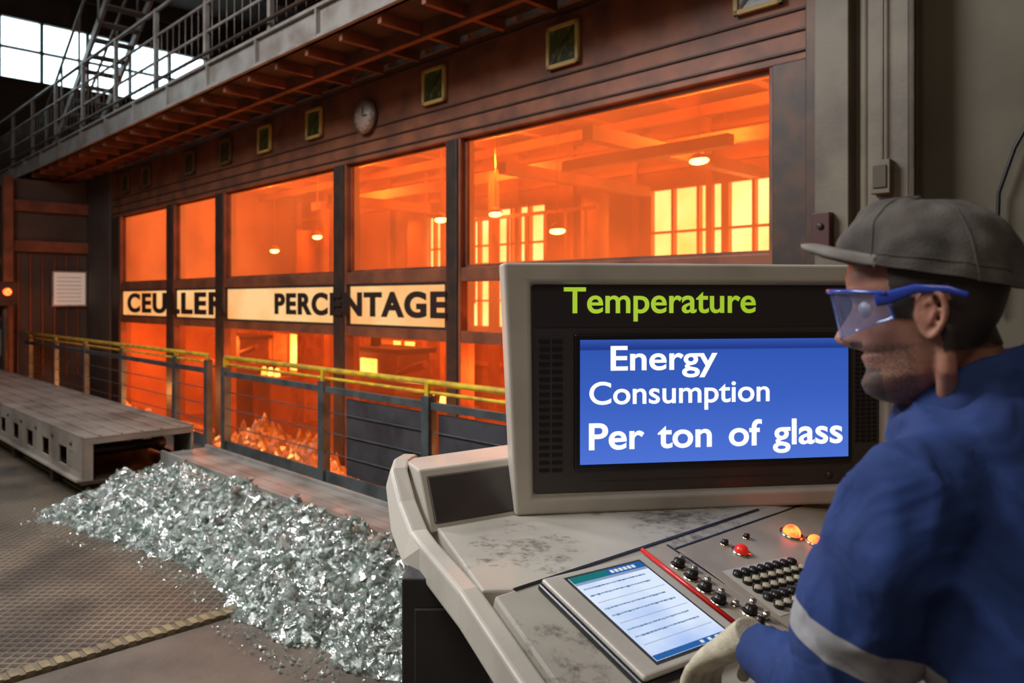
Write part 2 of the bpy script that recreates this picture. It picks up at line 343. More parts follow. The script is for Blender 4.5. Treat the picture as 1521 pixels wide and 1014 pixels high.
mb.box(-.008,.008,-.06,-.054,0,.11,2); mb.box(0,.08,-.06,-.054,-.007,.007,2)
for i in range(12):
    t=math.radians(30*i); mb.cyl((.135*math.sin(t),-.053,.135*math.cos(t)),(.135*math.sin(t),-.056,.135*math.cos(t)),.008,2,8)
mb.obj('wall_clock',[mat('clock_rim',(.25,.2,.17),.3,.5),mat('clock_face',(.42,.34,.29),.4),M_char],BM@Matrix.Translation((-6.92,4.642,3.6)))
# ------------------------------------------------------------------ walkway
mb=MB()
mb.box(-19.9,-.5,3.75,4.60,4.06,4.09,1)
mb.box(-19.9,-.5,3.70,3.73,4.05,4.36,0); mb.box(-19.9,-.5,3.66,3.73,4.05,4.08,0); mb.box(-19.9,-.5,3.66,3.73,4.33,4.36,0)
for i in range(33):
    a=-19.8+i*.6; mb.box(a,a+.05,3.73,4.60,3.97,4.06,2)
mb.box(-19.9,-.5,4.15,4.21,3.94,4.06,2)
for i in range(16):
    a=-19.5+i*1.2; mb.box(a,a+.025,3.655,3.70,4.08,4.33,0)
mb.box(-19.9,-.5,3.6,3.64,4.42,4.44,1)
for i in range(13):
    a=-19.6+i*1.55; mb.box(a-.03,a+.03,3.66,3.71,4.36,5.40,0); 
for z in(4.72,5.05,5.38): mb.cyl((-19.9,3.685,z),(-.5,3.685,z),.026 if z>5.3 else .018,0,10)
for i in range(100):
    a=-19.8+i*.19; mb.cyl((a,3.685,4.4),(a,3.685,5.05),.004,0,5)
mb.obj('overhead_walkway',[M_grey,M_darkst,M_brown],BM)
mb=MB()
for b in(3.95,4.55):
    mb.add([(-17,b,4.1),(-16.75,b,4.1),(-12.0,b,7.1),(-12.25,b,7.1),(-17,b+.05,4.1),(-16.75,b+.05,4.1),(-12.0,b+.05,7.1),(-12.25,b+.05,7.1)],[(3,2,1,0),(4,5,6,7),(0,1,5,4),(1,2,6,5),(2,3,7,6),(3,0,4,7)],0)
    mb.cyl((-17,b,5.1),(-12,b,8.1),.025,0,8)
    for i in range(5): mb.cyl((-16.7+i*1.05,b,4.25+i*.63),(-16.7+i*1.05,b,5.28+i*.63),.02,0,8)
for i in range(15): mb.box(-16.8+i*.31,-16.55+i*.31,3.97,4.58,4.22+i*.19,4.24+i*.19,0)
mb.obj('steel_staircase',[M_grey],BM)
mb=MB(); mb.box(-16.75,-16.6,3.3,4.66,-.6,3.9,0); mb.box(-16.6,-16.5,3.3,4.66,2.55,2.75,1); mb.box(-16.6,-16.5,3.3,4.66,3.3,3.5,1); mb.box(-16.6,-15.22,4.62,4.8,-.6,4.0,0)
mb.box(-16.6,-16.4,3.2,3.35,-.6,3.92,1)
for i in range(6): mb.box(-16.59,-16.56,3.45+.2*i,3.47+.2*i,.2,2.5,1)
mb.obj('wall_partition',[M_hall,M_brown],BM)
mb=MB(); mb.box(-16.54,-16.50,4.0,4.60,1.52,2.2,0); mb.box(-16.50,-16.495,4.03,4.57,1.55,2.17,1)
for i in range(7): mb.box(-16.495,-16.492,4.08,4.5,1.62+.075*i,1.63+.075*i,2)
mb.obj('notice_board',[M_grey,mat('paper_white_selflit',(.75,.70,.62),.7,emit=(.75,.6,.5),estr=.25),M_grey],BM)  # paper given faint emission of its own, brightness painted in
mb=MB()
for a,b in((-17.6,2.85),(-18.8,2.85),(-17.4,.9)):
    mb.box(a,a+.7,b,b+.55,0,1.25,0); mb.box(a-.03,a+.73,b-.03,b+.58,1.25,1.32,1); mb.box(a+.7,a+.71,b+.08,b+.45,.6,1.1,2); mb.cyl((a+.3,b+.3,1.32),(a+.3,b+.3,2.3),.09,1,12)
mb.box(-18.6,-16.9,1.2,3.4,2.3,2.42,1)
mb.obj('batch_feeder_machine',[M_cab,M_brown,M_grey],BM,bevel=.01)
mb=MB(); mb.cyl((0,0,0),(0,0,1.55),.05,0,14); mb.box(-.14,.14,-.14,.14,1.55,1.95,0); mb.cyl((.14,0,1.78),(.17,0,1.78),.06,1,18); mb.cyl((.0,-.14,1.78),(0,-.17,1.78),.06,1,18); mb.box(-.15,.15,-.15,.15,0,.03,0)
mb.obj('signal_beacon_post',[M_darkst,E_red],BM@Matrix.Translation((-15.0,2.95,0)),bevel=.01)
mb=MB(); mb.cyl((0,0,0),(0,0,.25),.22,0,20,r1=.08); mb.cyl((0,0,-.01),(0,0,0),.2,1,20); mb.cyl((0,0,.25),(0,0,1.2),.015,0,8)
mb.obj('high_bay_lamp',[M_darkst,mat('lamp_lens',(.9,.9,.9),.3,emit=(1,.95,.85),estr=5)],BM@Matrix.Translation((-14.5,5.6,7.5)))
# ------------------------------------------------------------------ safety railing
mb=MB(); b=3.6
def rail(a0,a1):
    mb.cyl((a0,b,1.03),(a1,b,1.03),.024,1,12); mb.cyl((a0,b,.955),(a1,b,.955),.014,1,10)
    mb.box(a0,a1,b-.02,b+.02,.83,.885,0); mb.box(a0,a1,b-.01,b+.01,.0,.14,0)
    for z in(.3,.48,.66): mb.cyl((a0,b,z),(a1,b,z),.006,0,6)
rail(-19.8,-8.5); rail(-8.05,-1.9)
for a in(-19.8,-18,-16.3,-14.6,-12.96,-11.3,-9.41,-8.5): mb.box(a-.04,a+.04,b-.035,b+.035,0,.98,0); mb.cyl((a,b,.95),(a,b,1.05),.026,1,12)
for a in(-8.04,-6.04,-4.55,-3.1,-1.9): mb.box(a-.045,a+.045,b-.04,b+.04,0,.93,0); mb.box(a-.022,a+.022,b-.025,b+.025,.83,1.04,1)
mb.box(-5.7,-4.62,b+.012,b+.03,.14,.80,2); mb.box(-4.45,-3.18,b+.012,b+.03,.14,.80,2); mb.box(-3.0,-2.0,b+.012,b+.03,.14,.80,2)
mb.obj('safety_railing',[M_rail,M_yel,mat('bluegrey_panel',(.085,.085,.095),.35,.4,(.05,.045,.05),4)],BM,bevel=.004)
# ------------------------------------------------------------------ conveyor cover & channel
M_duct=mat('worn_galvanised_steel',(.29,.25,.205),.42,.3,(.15,.125,.10),2.2,bump=.1,bscale=25)
M_chan=mat('channel_steel_grey',(.27,.26,.23),.45,.2,(.15,.14,.12),3.,bump=.1,bscale=25)
mb=MB()
A0,A1=-19.8,-6.75
mb.box(A0,A1,1.84,2.73,.53,.55,0)
for y in(1.84,1.97,2.13,2.29,2.45,2.60,2.71): mb.box(A0,A1,y,y+.02,.55,.562,0)
for y in(1.84,2.71):
    mb.box(A0,A1,y,y+.02,.42,.53,0); mb.box(A0,A1,y,y+.02,.22,.27,0)
    x=A0
    while x<A1-.3: mb.box(x,x+.30,y,y+.02,.27,.42,0); x+=.55
    mb.box(A1-.35,A1,y,y+.02,.27,.42,0)
x=A0+.42
while x<A1-.4: mb.cyl((x,1.9,.345),(x,2.68,.345),.045,1,12); x+=.55
x=A0+.14
while x<A1-.1: mb.cyl((x,1.825,.475),(x,1.84,.475),.016,1,8); x+=.55
mb.box(A0,A1,1.80,1.86,.20,.22,0); mb.box(A0,A1,1.84,2.73,.17,.20,1)
mb.box(A1-.02,A1,1.86,2.71,.49,.53,0); mb.box(A1-.02,A1,1.86,1.93,.2,.49,0)
for i in range(9):
    for y in(1.9,2.6): mb.box(A0+.3+i*1.45,A0+.38+i*1.45,y,y+.08,0,.17,1)
mb.obj('conveyor_cover_trough',[M_duct,M_darkst],BM,bevel=.004)
mb=MB(); A0,A1=-6.72,-2.0
mb.box(A0,A1,2.44,2.84,.33,.35,0)
for y in(2.44,2.815): mb.box(A0,A1,y,y+.025,.35,.375,0); mb.box(A0,A1,y,y+.02,.2,.33,0)
for y in(2.52,2.62,2.73): mb.box(A0,A1,y,y+.012,.35,.354,0)
for i in range(4):
    for y in(2.46,2.74): mb.box(A0+.3+i*1.3,A0+.37+i*1.3,y,y+.06,0,.33,1)
mb.obj('conveyor_channel',[M_chan,M_darkst],BM,bevel=.004)
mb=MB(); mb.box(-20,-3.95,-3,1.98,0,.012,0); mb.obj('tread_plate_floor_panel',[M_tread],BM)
mb=MB()
x=-3.0
while x<1.95: mb.box(-3.95,-3.87,x,x+.035,.0,.026,0); mb.box(-3.95,-3.87,x+.035,x+.06,.0,.02,1); x+=.06
mb.box(-20,-6.9,1.98,2.04,0,.03,2)
mb.obj('trim_1',[mat('edge_brass_worn',(.24,.185,.10),.55,.1,(.12,.09,.05),8),mat('edge_dark',(.12,.09,.05),.6),mat('edge_green',(.18,.22,.06),.6,0,(.30,.28,.07),4)],BM)
# ------------------------------------------------------------------ cullet pile
def lerp(t,pts):
    for (x0,y0),(x1,y1) in zip(pts,pts[1:]):
        if t<=x1: return y0+(y1-y0)*max(0,(t-x0)/(x1-x0))
    return pts[-1][1]
BO=[(-7.1,2.3),(-6.85,1.7),(-6.6,1.50),(-6.2,1.58),(-5.2,1.80),(-4.5,1.90),(-4.0,1.82),(-3.5,1.80),(-3.0,1.86),(-2.5,1.98),(-2.0,2.12),(-1.6,2.35)]
HH=[(-7.1,.05),(-6.7,.2),(-6.2,.29),(-5.5,.34),(-4,.36),(-3,.36),(-2.2,.3),(-1.6,.08)]
def Hc(a,b):
    bo=lerp(a,BO)+.12*noise.noise(Vector((a*3,3,0))); t=(b-bo)/(2.42-bo)
    if t<=0: return -.02
    t=min(1,t); h=lerp(a,HH)*(1-(1-t)**1.8)
    h+= .10*noise.noise(Vector((a*4.5,b*4.5,1)))*min(1,t*4)+.04*noise.noise(Vector((a*14,b*14,4)))*min(1,t*4)
    return h
vs=[];fs=[];nx,ny=200,44
for j in range(ny+1):
    for i in range(nx+1):
        a=-7.1+5.5*i/nx; b=1.4+1.02*j/ny; h=Hc(a,b); vs.append((a,b,h))
for j in range(ny):
    for i in range(nx):
        k=j*(nx+1)+i; q=(k,k+1,k+nx+2,k+nx+1)
        if max(vs[t][2] for t in q)>.0: fs.append(q)
nbase=len(fs)
octv=np.array([(1,0,0),(-1,0,0),(0,1,0),(0,-1,0),(0,0,1),(0,0,-1)],float)
octf=[(0,2,4),(2,1,4),(1,3,4),(3,0,4),(2,0,5),(1,2,5),(3,1,5),(0,3,5)]
cnt=0; mids=[]
while cnt<12500:
    a=random.uniform(-7.1,-1.6); b=random.uniform(1.38,2.42); h=Hc(a,b)
    stray=False
    if h<0:
        bo=lerp(a,BO)
        if random.random()<.15 and b>bo-.2: h=.010; stray=True
        else: continue
    s=random.uniform(.008,.024)*(1 if not stray else .5)*(1.8 if random.random()<.15 and not stray else 1)
    V=octv*np.array([s*random.uniform(.7,1.4),s*random.uniform(.7,1.2),s*random.uniform(.5,1.)])*np.random.uniform(.7,1.3,(6,1))+np.random.uniform(-.2,.2,(6,3))*s
    q=np.linalg.qr(np.random.randn(3,3))[0]; V=V@q+np.array([a,b,h+s*.3])
    o=len(vs); vs.extend(map(tuple,V)); fs.extend([(f[0]+o,f[1]+o,f[2]+o) for f in octf]); cnt+=1
    mids.extend([random.choice((0,0,0,1,1,2,4))]*8)
def cullet(name,c0,c1,rough,trans,metal=0.,bs=.5):
    mc=bpy.data.materials.new(name); mc.use_nodes=True; nt=mc.node_tree; p=nt.nodes['Principled BSDF']
    tc=nd(nt,'ShaderNodeTexCoord'); n=nd(nt,'ShaderNodeTexNoise'); n.inputs['Scale'].default_value=16; r=nd(nt,'ShaderNodeValToRGB'); r.color_ramp.elements[0].position=.35; r.color_ramp.elements[1].position=.62
    r.color_ramp.elements[0].color=(*c0,1); r.color_ramp.elements[1].color=(*c1,1)
    nt.links.new(tc.outputs['Object'],n.inputs['Vector']); nt.links.new(n.outputs['Fac'],r.inputs['Fac']); nt.links.new(r.outputs['Color'],p.inputs['Base Color'])
    p.inputs['Roughness'].default_value=rough; p.inputs['Metallic'].default_value=metal; p.inputs['Transmission Weight'].default_value=trans; p.inputs['IOR'].default_value=1.55; p.inputs['Coat Weight'].default_value=1.; p.inputs['Coat Roughness'].default_value=.08; p.inputs['Coat IOR'].default_value=1.7
    n2=nd(nt,'ShaderNodeTexNoise'); n2.inputs['Scale'].default_value=90; nt.links.new(tc.outputs['Object'],n2.inputs['Vector']); b_=nd(nt,'ShaderNodeBump'); b_.inputs['Strength'].default_value=bs; b_.inputs['Distance'].default_value=.012; nt.links.new(n2.outputs['Fac'],b_.inputs['Height']); nt.links.new(b_.outputs[0],p.inputs['Normal']); nt.links.new(b_.outputs[0],p.inputs['Coat Normal'])
    return mc
me=bpy.data.meshes.new('cullet_pile'); me.from_pydata(vs,[],fs)
me.materials.append(cullet('cullet_clear',(.82,.92,.86),(.97,1,.97),.05,.9)); me.materials.append(cullet('cullet_frosted',(.30,.36,.31),(.66,.73,.66),.16,.45)); me.materials.append(cullet('cullet_green_tint',(.22,.32,.25),(.50,.60,.51),.10,.6)); me.materials.append(cullet('cullet_fines',(.12,.15,.125),(.30,.35,.30),.30,.0)); me.materials.append(cullet('cullet_sparkle',(.85,.90,.86),(.97,1,.97),.16,.0,.85,.9))
me.polygons.foreach_set('material_index',[3]*nbase+mids)
o=bpy.data.objects.new('cullet_pile',me); link(o); o.matrix_world=BM
# ------------------------------------------------------------------ console
H0=Vector((.007,1.725,1.0)); hx=Vector((.755,.656,0)); gy=Vector((-.656,.755,.3)).normalized(); gz=hx.cross(gy).normalized()
PM=Matrix(((hx.x,gy.x,gz.x,H0.x),(hx.y,gy.y,gz.y,H0.y),(hx.z,gy.z,gz.z,H0.z),(0,0,0,1)))
def desk_mat():
    m=mat('console_top_grimy_offwhite',(.42,.385,.32),.5,0,(.31,.28,.235),3)
    nt=m.node_tree;p=nt.nodes['Principled BSDF']; src=p.inputs['Base Color'].links[0].from_socket
    tc=nd(nt,'ShaderNodeTexCoord'); n=nd(nt,'ShaderNodeTexNoise'); n.inputs['Scale'].default_value=22; n.inputs['Detail'].default_value=10; n.inputs['Roughness'].default_value=.75
    n3=nd(nt,'ShaderNodeTexNoise'); n3.inputs['Scale'].default_value=3.2
    nt.links.new(tc.outputs['Object'],n.inputs['Vector']); nt.links.new(tc.outputs['Object'],n3.inputs['Vector'])
    mu=nd(nt,'ShaderNodeMath',operation='MULTIPLY'); nt.links.new(n.outputs['Fac'],mu.inputs[0]); nt.links.new(n3.outputs['Fac'],mu.inputs[1])
    r=nd(nt,'ShaderNodeValToRGB'); r.color_ramp.elements[0].position=.28; r.color_ramp.elements[1].position=.38; nt.links.new(mu.outputs[0],r.inputs['Fac'])
    mx=nd(nt,'ShaderNodeMix',data_type='RGBA'); nt.links.new(r.outputs['Color'],mx.inputs[0]); nt.links.new(src,mx.inputs[6]); mx.inputs[7].default_value=(.10,.085,.07,1)
    nt.links.new(mx.outputs[2],p.inputs['Base Color']); return m
M_desk=desk_mat()
CE=empty('control_console')
mb=MB()
mb.prism([(-.068,1.72),(.007,1.725),(1.026,2.61),(1.4,2.98),(0.0,2.72),(-.32,2.40),(-.21,2.18)],.94,1.0,0)
mb.prism([(-.06,0.0),(-.222,-.73),(1.35,-.73),(1.35,0.0)],-.06,0,0,M=PM)
mb.obj('desktop',[M_desk],par=CE,bevel=.006)
mb=MB()
def V3(*a): return Vector(a)
bf=[V3(-.23,2.17,.99),V3(.02,2.32,.99),V3(.02,2.66,.99),V3(-.34,2.40,.99)]
tf=[V3(-.275,2.25,1.152),V3(.02,2.44,1.152),V3(.02,2.67,1.152),V3(-.34,2.40,1.152)]
mb.hexa(bf,tf,0)
def lerpv(a,b,t): return a+(b-a)*t
nf=Vector((.5,-.8,.3)).normalized()
def wing(s,t,o): return lerpv(lerpv(bf[0],bf[1],s),lerpv(tf[0],tf[1],s),t)+nf*o
mb.hexa([wing(.06,.12,.004),wing(.97,.12,.004),wing(.97,.12,-.02),wing(.06,.12,-.02)],[wing(.06,.88,.004),wing(.97,.88,.004),wing(.97,.88,-.02),wing(.06,.88,-.02)],1)
mb.obj('left_upstand',[M_shell,M_bezel],par=CE,bevel=.006)
mb=MB()
path=[(-.325,2.46,1.158),(-.342,2.38,1.158),(-.338,2.31,1.145),(-.30,2.22,1.07),(-.255,2.13,1.012),(-.22,2.04,1.004),(-.095,1.72,1.004),(.255,1.06,.795)]
R=[]
for i,pt in enumerate(path):
    pt=Vector(pt); d=Vector(path[min(i+1,len(path)-1)])-Vector(path[max(i-1,0)]); s=Vector((d.y,-d.x,0)).normalized()
    w=.026; th=.09 if i>2 else .06
    dn=Vector((0,0,-1))
    if i in(2,3,4): dn=Vector((-.25,-.35,-.9)).normalized()
    R.append([pt+s*w,pt-s*w,pt-s*w+dn*th,pt+s*w+dn*th])
mb.rings(R,0,smooth=False)
mb.obj('end_cap_rim',[M_shell],par=CE,bevel=.010,seg=3)
mb=MB()
uv=lambda u,v:(H0.x+hx.x*u+.656*v,H0.y+hx.y*u-.755*v)
mb.prism([uv(0.02,0),uv(-.12,.62),uv(1.3,.62),uv(1.3,-.15),uv(.3,-.72)],0,.75,0)
mb.prism([uv(0.03,-.02),uv(.0,.1),uv(1.3,.1),uv(1.3,-.15),uv(.3,-.72)],.75,.94,0)
mb.box(-.283,.12,1.97,2.5,.0,.935,0); mb.box(-.25,.0,1.962,1.97,.08,.86,1)
mb.obj('cabinet_base',[M_cab,M_cab],par=CE,bevel=.006)
SF=empty('seam_frame',PM); SF.parent=CE
mb=MB()
mb.box(-.005,1.0,-.006,.002,.0005,.003,0)
mb.box(.520,.526,-.36,-.02,.0005,.002,0); mb.box(.53,1.3,-.045,-.04,.0005,.002,0)
mb.obj('panel_seams',[M_black],par=SF)
M_key=mat('key_cream',(.42,.36,.24),.35); M_knob=mat('knob_black',(.02,.018,.016),.25,.2); M_chrome=mat('chrome',(.6,.55,.48),.2,.95); M_redp=mat('red_plastic',(.55,.02,.01),.3,emit=(1,.03,.01),estr=.25)
KE=empty('panel_controls',PM); KE.parent=CE
mb=MB()
def knob(u,v,r,mi=0,h=.022):
    y=-v*1.044
    mb.cyl((u,y,0),(u,y,.006),r*1.25,2,20); mb.cyl((u,y,.006),(u,y,h),r,mi,20,r1=r*.85); mb.ell((u,y,h),(r*.85,0,0),(0,r*.85,0),(0,0,r*.3),mi,16,6); mb.box(u-.0015,u+.0015,y,y+r*.8,h,h+r*.35,3)
for i in range(4): knob(.462-.010*i,.10+.047*i,.0165)
for i in range(5): knob(.495-.008*i,.085+.045*i,.0095,2,.014)
for i in range(4): knob(.47-.018*i,.30+.035*i,.012 if i%2 else .017,0)
knob(.50,.285,.010,2); knob(.485,.33,.010,2); knob(.69,.085,.010,0,.016); knob(.79,.09,.009,0,.015)
mb.obj('rotary_knobs',[M_knob,M_redp,M_chrome,M_key],par=KE)
mb=MB(); K0=Matrix.Translation((.575,-.185,0))@Matrix.Rotation(math.radians(-8),4,'Z')
mb.box(-.015,.25,-.175,.012,0,.004,0,K0)
for i in range(8):
    for j in range(5):
        x=.012+i*.031; y=-.015-j*.033
        mb.cyl((x,y,.003),(x,y,.014),.013,1,12,M=K0); mb.ell((x,y,.014),(.011,0,0),(0,.011,0),(0,0,.004),2 if (i*3+j)%3 else 1,12,6,M=K0)
mb.obj('keypad',[M_shell,M_knob,M_key],par=KE)
mb=MB()
for u,v,r in((.955,.135,.026),(.70,.13,.020),(.985,.19,.020)):
    y=-v*1.044; mb.cyl((u,y,0),(u,y,.008),r*1.3,1,24); mb.ell((u,y,.008),(r,0,0),(0,r,0),(0,0,r*.95),0 if v!=.13 else 2,24,12)
mb.obj('indicator_lights',[E_red,M_chrome,M_redp],par=KE)
mb=MB(); mb.cyl((.415,-.02,.012),(.385,-.33,.012),.006,0,12); mb.cyl((.385,-.33,.012),(.384,-.345,.012),.006,1,12,r1=.002)
mb.obj('red_stylus',[mat('stylus_red',(.6,.02,.015),.3),M_black],par=KE)
mb=MB(); mb.prism([(.44,-.02),(.515,-.02),(.515,-.40),(.36,-.40)],0,.003,0); mb.prism([(.535,-.05),(1.25,-.05),(1.25,-.42),(.50,-.42)],0,.003,0)
mb.obj('control_plates',[mat('plate_cream',(.40,.34,.25),.4,.05,(.31,.25,.185),5)],par=KE,bevel=.001)
TM=PM@Matrix.Translation((.045,-.022,.0))@Matrix.Rotation(math.radians(-5),4,'Z')
TE=empty('touchscreen_tablet',TM)
mb=MB(); W,Hh=.335,.345
mb.box(0,W,-Hh,0,.0005,.018,1); mb.box(.004,W-.004,-Hh+.004,-.004,.018,.032,0)
mb.obj('tablet_case',[M_shell,M_black],par=TE,bevel=.008,seg=3)
mb=MB(); mb.box(.054,W-.037,-Hh+.022,-.022,.0315,.0325,0); mb.obj('tablet_screen_border',[M_cab],par=TE)
mb=MB(); mb.box(.062,W-.045,-Hh+.03,-.03,.032,.034,0); mb.obj('tablet_screen',[emis('tablet_screen_white',(.34,.50,.92),(.74,.84,1),.98,5)],par=TE)
mb=MB(); x0=.062;x1=W-.045
mb.box(x0,x1,-.052,-.03,.034,.0345,0); mb.box(x0+.11,x1,-.052,-.03,.0345,.0347,1); mb.box(x0,x1,-.060,-.052,.034,.0345,3); mb.box(x0,x1,-Hh+.03,-Hh+.044,.034,.0345,1)
for j in range(9):
    y=-.078-j*.024; x=x0+.008
    if j%3==2: mb.box(x0+.008,x1-.01,y,y+.0012,.034,.0345,3); continue
    while x<x1-.03:
        w=random.uniform(.003,.012); mb.box(x,x+w,y+random.uniform(-.001,.001),y+.004,.034,.0345,2 if random.random()<.6 else 3); x+=w+.002
for i in range(6): mb.box(x0+.12+i*.014,x0+.13+i*.014,-.047,-.036,.0347,.0349,4)
for i in range(3): mb.box(x1-.09+i*.024,x1-.08+i*.024,-Hh+.033,-Hh+.041,.0345,.0347,4)
mb.obj('tablet_graphics',[emis('tab_teal',(.01,.20,.20),(.02,.22,.22),.8),emis('tab_blue',(.03,.12,.40),(.03,.15,.45),.8),emis('tab_txt',(.10,.2,.45),(.15,.3,.5),.8),emis('tab_grey',(.3,.42,.65),(.3,.42,.65),.8),emis('tab_ic',(.8,.9,1),(.8,.9,1),.8)],par=TE)
# ------------------------------------------------------------------ monitor
MM=Matrix.Translation((.01,2.30,1.0))@Matrix.Rotation(math.radians(8.5),4,'Z')
ME=empty('industrial_display_monitor',MM)
def ringpts(L,y): return [(x,y,z) for x,z in L]
O=[(0,.0),(1.255,-.005),(1.262,.762),(-.036,.762)]
I=[(.052,.05),(1.212,.046),(1.216,.705),(.045,.705)]
I2=[(.060,.058),(1.204,.054),(1.208,.697),(.053,.697)]
Bk=[(.06,.03),(1.20,.03),(1.2,.72),(.03,.72)]
mb=MB()
rs=[ringpts(I2,.028),ringpts(I,.0),ringpts(O,.004),ringpts(O,.11),ringpts(Bk,.16),ringpts([(.15,.1),(1.1,.1),(1.1,.62),(.15,.62)],.34)]
mb.rings(rs,0,smooth=False,cap=False); mb.add([rs[-1][i] for i in range(4)],[(0,1,2,3)],0)
mb.obj('monitor_shell',[M_shell],par=ME,bevel=.010,seg=3)
mb=MB(); mb.rings([ringpts(I2,.0285),ringpts(I2,.06)],0,smooth=False); mb.box(.062,1.20,.0265,.029,.565,.692,1)
mb.obj('monitor_bezel',[M_bezel,M_head],par=ME)
mb=MB(); mb.box(.185,1.105,.018,.030,.128,.545,0)
mb.obj('screen_surround',[M_black],par=ME,bevel=.006)
def screen_mat():
    m=bpy.data.materials.new('blue_screen'); m.use_nodes=True; nt=m.node_tree; nt.nodes.clear()
    o=nd(nt,'ShaderNodeOutputMaterial'); e=nd(nt,'ShaderNodeEmission'); tc=nd(nt,'ShaderNodeTexCoord'); sp=nd(nt,'ShaderNodeSeparateXYZ'); r=nd(nt,'ShaderNodeValToRGB')
    nt.links.new(tc.outputs['Generated'],sp.inputs[0]); nt.links.new(sp.outputs[2],r.inputs['Fac'])
    r.color_ramp.elements[0].color=(.075,.17,.66,1); r.color_ramp.elements[1].color=(.035,.09,.42,1)
    x=r.color_ramp.elements.new(.55); x.color=(.042,.115,.52,1); x=r.color_ramp.elements.new(.91); x.color=(.032,.095,.45,1); x=r.color_ramp.elements.new(.925); x.color=(.015,.04,.24,1)
    nt.links.new(r.outputs[0],e.inputs['Color']); e.inputs['Strength'].default_value=1.0; nt.links.new(e.outputs[0],o.inputs['Surface']); return m
mb=MB(); mb.box(.203,1.088,.0145,.018,.146,.527,0); mb.obj('screen_panel',[screen_mat()],par=ME)
text('label_temperature','Temperature',.154,.776,.610,.078,.025,E_txtg,ME,.012,.002)
text('text_energy','Energy',.298,.643,.434,.074,.013,E_txtw,ME,.016,.001)
text('text_consumption','Consumption',.231,.817,.330,.068,.013,E_txtw,ME,.012,.001)
text('text_per_ton','Per ton of glass',.2295,1.067,.192,.080,.013,E_txtw,ME,.018,.001,1.35)
mb=MB()
for c in(0,1):
    for i in range(18): mb.box(.078+c*.040,.110+c*.040,.024,.0288,.125+i*.0232,.134+i*.0232,0)
for c in range(4):
    for i in range(22): mb.box(1.122+c*.020,1.135+c*.020,.024,.0288,.19+i*.0145,.197+i*.0145,0)
mb.obj('speaker_slots',[mat('slot_black',(.003,.003,.003),.7)],par=ME)
mb=MB(); mb.cyl((1.03,.0285,.085),(1.03,.026,.085),.012,0,24); mb.cyl((1.03,.026,.085),(1.03,.025,.085),.008,1,24); mb.box(.25,.9,.027,.0285,.09,.092,0)
mb.obj('power_button',[M_cab,M_bezel],par=ME)
mb=MB(); mb.box(.03,1.24,.06,.26,-.2,.003,0); 
for x in(.28,.82): mb.cyl((x,.03,-.018),(x,.03,.0),.014,1,14)
mb.obj('monitor_plinth',[M_shell,M_key],par=ME,bevel=.005)
# ------------------------------------------------------------------ worker
WE=empty('worker')
L=Vector((-.8,-.6,0)); F=Vector((-.6,.8,0)); Z=Vector((0,0,1))
mb=MB()
def ering(c,A,B,ra,rb,n=36,sq=.9):
    out=[]
    for i in range(n):
        t=2*math.pi*i/n; ct,st=math.cos(t),math.sin(t)
        out.append(Vector(c)+A*ra*math.copysign(abs(ct)**sq,ct)+B*rb*math.copysign(abs(st)**sq,st))
    return out
T=[((.76,.97,.80),.185,.135),((.755,.975,.86),.195,.142),((.745,.985,1.0),.185,.13),((.73,1.015,1.12),.19,.13),((.71,1.05,1.24),.205,.137),((.70,1.08,1.34),.213,.135),((.69,1.095,1.41),.205,.122),((.685,1.10,1.465),.165,.105),((.675,1.10,1.51),.11,.09),((.665,1.10,1.54),.080,.077)]
mb.rings([ering(c,L,F,a,b) for c,a,b in T])
mb.tube([(.585,1.03,1.42),(.525,.985,1.405),(.50,1.01,1.33),(.482,1.05,1.23),(.475,1.08,1.14),(.468,1.12,1.085),(.448,1.18,1.063),(.428,1.25,1.053),(.418,1.297,1.050)],[.07,.083,.088,.087,.080,.068,.056,.047,.043],n=28)
mb.tube([(.77,1.17,1.42),(.83,1.225,1.40),(.87,1.25,1.32),(.91,1.29,1.2),(.935,1.34,1.10),(.93,1.44,1.04),(.915,1.56,.965)],[.07,.083,.082,.078,.072,.062,.048],n=24)
for sgn,toe in((1,0),(-1,0)):
    hp=Vector((.755,.975,.86))+L*.095*sgn
    kn=Vector((.755,.975,.48))+L*.115*sgn+F*.01; an=Vector((.765,.94,.11))+L*.125*sgn
    mb.tube([hp+Z*.02,hp-Z*.12,lerpv(hp,kn,.6),kn,lerpv(kn,an,.35),lerpv(kn,an,.7),an],[.10,.102,.088,.073,.074,.066,.062],n=24)
body=mb.obj('workwear_body',[],par=WE)
